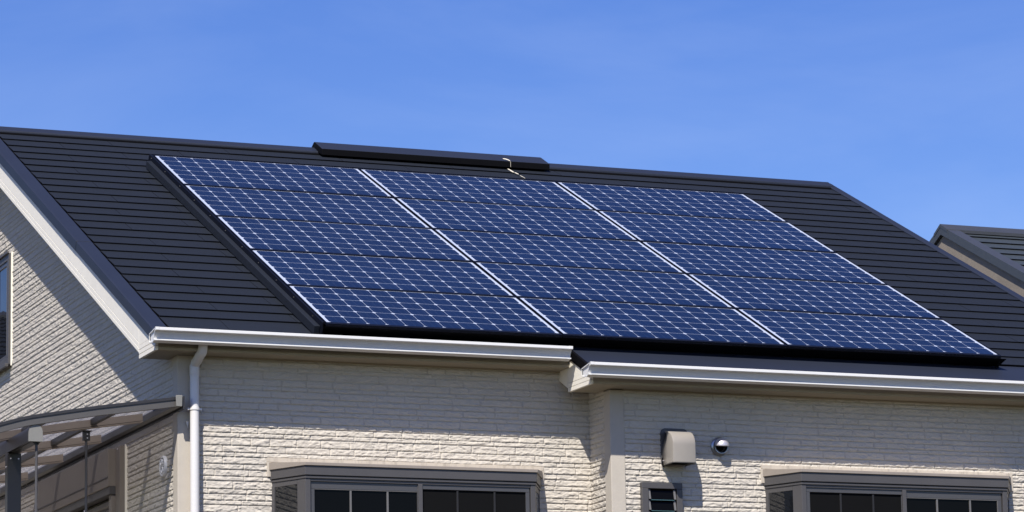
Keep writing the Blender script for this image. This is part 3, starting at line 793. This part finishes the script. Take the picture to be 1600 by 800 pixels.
e = rafter(YC0-.018, YC0+.035, .004, -.014); obj('cover_strip', e, M['canopy_dark'], canopy)
for yy in (.73, 1.727, 2.72, 3.71, 4.70, 5.7):
    e = rafter(yy-.018, yy+.018, -.012, -.056, -2.18, -.98); r_ = obj('rafter', e, M['rafter'], canopy)
    e = rafter(yy-.026, yy+.026, -.060, -.066, -2.18, -.98); obj('cover_strip', e, M['rafter'], r_)
e = rafter(YC0+.031, YC1, -.006, -.010); obj('roof_sheet', e, M['poly'], canopy)
mb = MB(); mb.prism([(XG+.0, -.478), (XG-.045, -.482), (XG-.05, -.50), (XG-.05, -.535), (XG-.03, -.548), (XG-.012, -.535), (XG-.012, -.56), (XG+.0, -.56)], .10, YC1, 'y')
obj('wall_beam', mb, M['canopy_dark'], canopy)
mb = MB(); mb.prism([(XG-.060, -.476), (XG-.018, -.474), (XG-.020, -.545), (XG-.056, -.545)], .085, .099, 'y'); obj('end_cap', mb, M['canopy_cap'], canopy, bevel=.003)
# purlin
for y0, y1 in ((YC0+.031, .70), (.76, 1.70), (1.755, 2.69), (2.75, 3.68)):
    mb = MB(); mb.hexa([(-1.325, y0, -.59), (-1.295, y0, -.59), (-1.295, y0, -.552), (-1.325, y0, -.552)], [(-1.325, y1, -.59), (-1.295, y1, -.59), (-1.295, y1, -.552), (-1.325, y1, -.552)])
    obj('purlin', mb, M['canopy_dark'], canopy)
for y0, y1 in ((YC0+.031, .70), (.76, 1.70), (1.755, 2.69)):
    mb = MB(); mb.box(-1.765, -1.735, y0, y1, -.665, -.625); obj('purlin', mb, M['canopy_dark'], canopy)
# beam with arched end caps
def arch(w, h, n=8):
    r = w/2; return [(-r, 0)]+[(-r*math.cos(math.pi*i/n), h-r+r*math.sin(math.pi*i/n)) for i in range(n+1)]+[(r, 0)]
bx, bz = -1.815, -.782
mb = MB(); mb.prism([(bx+a, bz+b) for a, b in arch(.078, .098)], .148, YC1-.1, 'y'); mb.prism([(bx-.02, bz-.004), (bx+.02, bz-.004), (bx+.02, bz-.0005), (bx-.02, bz-.0005)], .16, YC1-.1, 'y')
bm_ = obj('beam', mb, M['canopy_dark'], canopy, smooth=True)
mb = MB(); mb.prism([(bx+a, bz-.003+b) for a, b in arch(.085, .104)], .128, .1475, 'y'); obj('end_cap', mb, M['canopy_cap'], bm_, smooth=True)
for yy in (.70, 4.9):
    mb = MB(); mb.box(bx-.043, bx+.043, yy-.035, yy+.035, -2.95, bz-.0055); p_ = obj('post', mb, M['canopy_dark'], canopy, bevel=.004)
    mb = MB()
    for dx in (-.025, .025): mb.tube([(bx+dx, yy-.0345, bz-.04), (bx+dx, yy-.039, bz-.04)], .005, 8)
    mb.tube([(bx-.0425, yy, bz-.09), (bx-.048, yy, bz-.09)], .007, 8)
    obj('bolt', mb, M['steel'], p_)
# hanging rods for laundry poles
for rx, ry, rtop, nm in ((-1.351, .705, -.628, 0), (-1.80, .172, bz-.006, 1)):
    mb = MB(); mb.tube([(rx, ry, rtop), (rx, ry, rtop-.75)], .0085, 12)
    h_ = obj('hanging_rod', mb, M['bronze'], canopy, smooth=True)
    mb = MB(); w_ = .022 if nm == 0 else .012
    mb.box(rx-w_, rx+w_, ry-.012, ry+.012, rtop-(.062 if nm == 0 else .012), rtop-.0); mb.box(rx-w_*1.5, rx+w_*1.5, ry-.02, ry+.02, rtop-.003, rtop+.002)
    obj('bracket', mb, M['canopy_dark'], h_)
    mb = MB()
    for zz in (.022, .046): mb.tube([(rx+.004, ry-.0125, rtop-zz if nm == 0 else rtop-.006), (rx+.004, ry-.016, rtop-zz if nm == 0 else rtop-.006)], .0045, 8)
    mb.tube([(rx-.008, ry, rtop-.505), (rx-.013, ry, rtop-.505)], .006, 8)
    obj('bolt', mb, M['steel'], h_)
# outer gutter of the canopy
mb = MB(); mb.prism([(-2.17, -.745), (-2.25, -.755), (-2.25, -.83), (-2.17, -.83)], YC0-.01, YC1, 'y'); obj('canopy_gutter', mb, M['canopy'], canopy)
# balcony the canopy covers
balcony = thing('balcony', 'pale balcony platform below the grey canopy', 'balcony', (-1.8, 3.0, 0))
mb = MB(); mb.box(-2.25, XG-.02, .25, 5.9, -3.2, -2.96); obj('floor_slab', mb, M['tile'], balcony)
mb = MB()
for a in ((-2.2, -2.17, .25, 5.9, -2.0, -1.95), (-2.17, XG-.02, .25, .28, -2.0, -1.95)): mb.box(*a)
obj('handrail', mb, M['canopy_dark'], balcony)
for i in range(24):
    mb = MB(); mb.box(-2.195, -2.175, .3+i*.24, .32+i*.24, -2.96, -2.0); obj('baluster', mb, M['canopy_dark'], balcony)
mb = MB(); mb.box(-2.2, -2.1, .3, .4, -Z0, -3.3); mb.box(-2.2, -2.1, 5.7, 5.8, -Z0, -3.3); obj('support_post', mb, M['canopy_dark'], balcony)

# ------------------------------------------------------------------ solar array
PU, PV = 1.60, .8730
HP = PV*5-.011
mount = thing('mounting_frame', 'black skirt and flashing framing the solar array on the roof', 'frame', (0, 0, Z0), None)
UE = 3*PU-.012
mb = MB()
A = [P(-.012, -.004, -.026), P(UE+.075, -.004, -.026), P(UE+.075, .012, -.006), P(-.012, .012, -.006)]
fs0 = [P(-.012, -.003, -.019), P(UE+.045, -.003, -.019), P(UE+.045, .085, N0+.001), P(-.012, .085, N0+.001)]
mb.hexa(fs0, [p+Vector((0, .006, .002)) for p in fs0])
obj('front_skirt', mb, M['black'], mount)
mb = MB()
uprism_pts = [(-.023, .001), (-.023, .1005), (-.018, .1035), (-.012, .1035), (-.012, .001)]
uprism(mb, uprism_pts, 0.02, 5*PV+.012)
obj('side_skirt', mb, M['frame'], mount, bevel=.002)
mb = MB()
for i in range(11):
    v = .22+i*.41+(.012 if i % 2 else 0); c = P(-.023, v, N0+.084)
    mb.tube([c, c+Vector((-.003, 0, 0))], .0032, 8)
obj('screw', mb, M['silver'], mount)
mb = MB(); slab(mb, -.062, -.0235, .05, 4.31, N0+.012, N0+.068); obj('side_flashing', mb, M['slate'], mount, bevel=.003)
mb = MB(); slab(mb, -.0255, UE+.02, 5*PV+.004, 5*PV+.028, N0+.02, -.004); obj('top_trim', mb, M['frame'], mount, bevel=.002)
mb = MB(); slab(mb, UE+.002, UE+.010, 0.02, 5*PV, N0+.01, -.002); obj('side_trim', mb, M['black'], mount)

def make_panel():
    r = thing('solar_panel', '', 'solar panel', (0, 0, Z0), 'solar panels on the slate roof', (TH, 0, 0))
    mb = MB(); z0, z1 = -.018, .0
    w = .0085
    mb.box(0, PW, 0, .034, z0, z1); mb.box(0, PW, PH-.002, PH, z0, z1); mb.box(0, w, .034, PH-.002, z0, z1); mb.box(PW-w, PW, .034, PH-.002, z0, z1)
    obj('frame', mb, M['frame'], r, raw=True)
    mb = MB(); mb.box(w, PW-w, .034, PH-.002, -.012, -.0012)
    obj('cell_sheet', mb, M['cells'], r, raw=True)
    return r
proto = make_panel()
rown = ['bottom', 'second from the bottom', 'middle', 'second from the top', 'top']
coln = ['left', 'middle', 'right']
def where(c, r):
    if r == 0 and c == 0: return 'dark blue solar panel at the lower left corner of the array, nearest the downpipe'
    if r == 0 and c == 2: return 'dark blue solar panel at the lower right corner of the array above the long gutter'
    if r == 4 and c == 0: return 'dark blue solar panel at the upper left corner of the array'
    if r == 4 and c == 2: return 'dark blue solar panel at the upper right corner of the array'
    if r == 0: return 'dark blue solar panel in the middle of the bottom row, above the gutter step'
    if r == 4: return 'dark blue solar panel in the middle of the top row, below the ridge vent'
    if r == 2 and c == 1: return 'dark blue solar panel at the very centre of the array'
    side = {0: 'at the left edge of the array', 1: 'in the middle column', 2: 'at the right edge of the array'}[c]
    return 'solar panel in the %s row %s' % ({1: 'second from bottom', 2: 'middle', 3: 'second from top'}[r], side)
jr = random.Random(5)
for r in range(5):
    for c in range(3):
        if r == 0 and c == 0: q = proto
        else:
            q = proto.copy(); COL.objects.link(q)
            for ch in [x for x in bpy.data.objects if x.parent == proto]:
                d = ch.copy(); COL.objects.link(d); d.parent = q
        q.location = P(c*PU, r*PV, 0)+Vector((0, 0, Z0))
        q.rotation_euler = (TH+jr.uniform(-.0012, .0012), jr.uniform(-.0008, .0008), 0)
        q['label'] = where(c, r)

# ------------------------------------------------------------------ neighbouring house
def neighbour(gx, yr, zr, t, length, half, label, over=.030, seed=1, roofmat=None, expo=.205, wallm=None):
    """gabled house whose left gable faces -x; gx = verge plane, yr/zr = ridge"""
    h = thing('house', label, 'house', (gx+length/2, yr, 0))
    def rz2(y, c=0): return zr-abs(y-yr)*t+c
    mb = MB(); mb.prism([(yr-half+.4, -Z0), (yr+half-.4, -Z0), (yr+half-.4, rz2(yr+half-.4, -.05)), (yr, zr-.05), (yr-half+.4, rz2(yr-half+.4, -.05))], gx+over, gx+length-.3, 'x')
    obj('wall', mb, wallm or M['tan'], h)
    mb = MB(); th = math.atan(t); ct, st = math.cos(th), math.sin(th); N = int(half/ct/expo)
    for s in (-1, 1):
        for i in range(N):
            d0 = i*expo; d1 = (i+1)*expo+.01      # distance down the slope
            def q(x, d, n): return (x, yr+s*(d*ct+n*st), zr-d*st+n*ct)
            a = [q(gx+.10, d0, .0), q(gx+length, d0, .0), q(gx+length, d1, .014), q(gx+.10, d1, .014)]
            b = [q(gx+.10, d0, -.03), q(gx+length, d0, -.03), q(gx+length, d1, .004), q(gx+.10, d1, .004)]
            mb.add(a+b, [(0, 1, 2, 3), (7, 6, 5, 4)], 0); mb.add(a+b, [(2, 6, 7, 3), (0, 3, 7, 4), (1, 5, 6, 2)], 1)
    rf = obj('roof', mb, [roofmat or M['slate2'], M['slate_edge']], h)
    mb = MB()
    D = N*expo
    for s in (-1, 1):
        def q(x, d, z): return (x, yr+s*d*ct, zr-d*st+z)
        for (d0, d1, e_) in ((0, .16, .001), (.162, 1.75, 0), (1.752, D, .001)):
            for (x0, x1, za, zb_) in ((gx-e_, gx+.13, .045+e_, .020), (gx-e_, gx+.014, .0199, -.040)):
                a = [q(x0, d0, za), q(x1, d0, za), q(x1, d1, za), q(x0, d1, za)]
                b = [q(x0, d0, zb_), q(x1, d0, zb_), q(x1, d1, zb_), q(x0, d1, zb_)]
                mb.hexa(a, b)
    obj('verge_trim', mb, M['metal2'], rf)
    mb = MB(); mb.prism([(yr-.13, zr-.13*t+.05), (yr, zr+.062), (yr+.13, zr-.13*t+.05), (yr+.13, zr-.13*t+.02), (yr, zr+.03), (yr-.13, zr-.13*t+.02)], gx-.004, gx+length, 'x')
    obj('ridge_cap', mb, M['metal2'], rf)
    mb = MB()
    for s in (-1, 1):
        a = [(gx+.015, yr, zr-.048), (gx+over-.001, yr, zr-.048), (gx+over-.001, yr+s*(half-.3), rz2(yr+half-.3, -.048)), (gx+.015, yr+s*(half-.3), rz2(yr+half-.3, -.048))]
        mb.hexa(a, [(x, y, z+.02) for x, y, z in a])
    obj('soffit', mb, M['metal2'], h)
    return h
neighbour(9.0, 8.39, 2.695, .479, 9, 5.2, 'tan neighbouring house with grey slate gable roof behind the right verge')
neighbour(-9.0, 18.3, 3.2, .4, 8.2, 3.3, 'cream house with a low dark roof standing behind, mirrored in the gable window', over=.2, wallm=M['stucco'], roofmat=M['slate'])

# ------------------------------------------------------------------ loose pieces become objects of their own
def explode(o):
    bm = bmesh.new(); bm.from_mesh(o.data); bm.verts.ensure_lookup_table(); seen = set(); isl = []
    for v in bm.verts:
        if v.index in seen: continue
        st = [v]; cur = []; seen.add(v.index)
        while st:
            a = st.pop(); cur.append(a.index)
            for e in a.link_edges:
                b = e.other_vert(a)
                if b.index not in seen: seen.add(b.index); st.append(b)
        isl.append(set(cur))
    bm.free()
    if len(isl) < 2: return
    src = o.data
    for k, s_ in enumerate(isl):
        idx = sorted(s_); mp = {a: i for i, a in enumerate(idx)}
        me = bpy.data.meshes.new(o.name.split('.')[0])
        fs = [p for p in src.polygons if p.vertices[0] in s_]
        me.from_pydata([src.vertices[i].co[:] for i in idx], [], [[mp[i] for i in p.vertices] for p in fs])
        for m in src.materials: me.materials.append(m)
        for p, q in zip(me.polygons, fs): p.material_index = q.material_index; p.use_smooth = q.use_smooth
        if k == 0: first = me; continue
        c = o.copy(); c.data = me; COL.objects.link(c)
    o.data = first
for o in list(bpy.data.objects):
    if o.type == 'MESH' and o.name.split('.')[0] in ('pane_holder', 'shutter_guide', 'screw', 'bolt', 'support_post', 'glazing_bead', 'dropping_streak', 'handrail', 'board_backing', 'window_casing', 'ridge_streak'):
        explode(o)
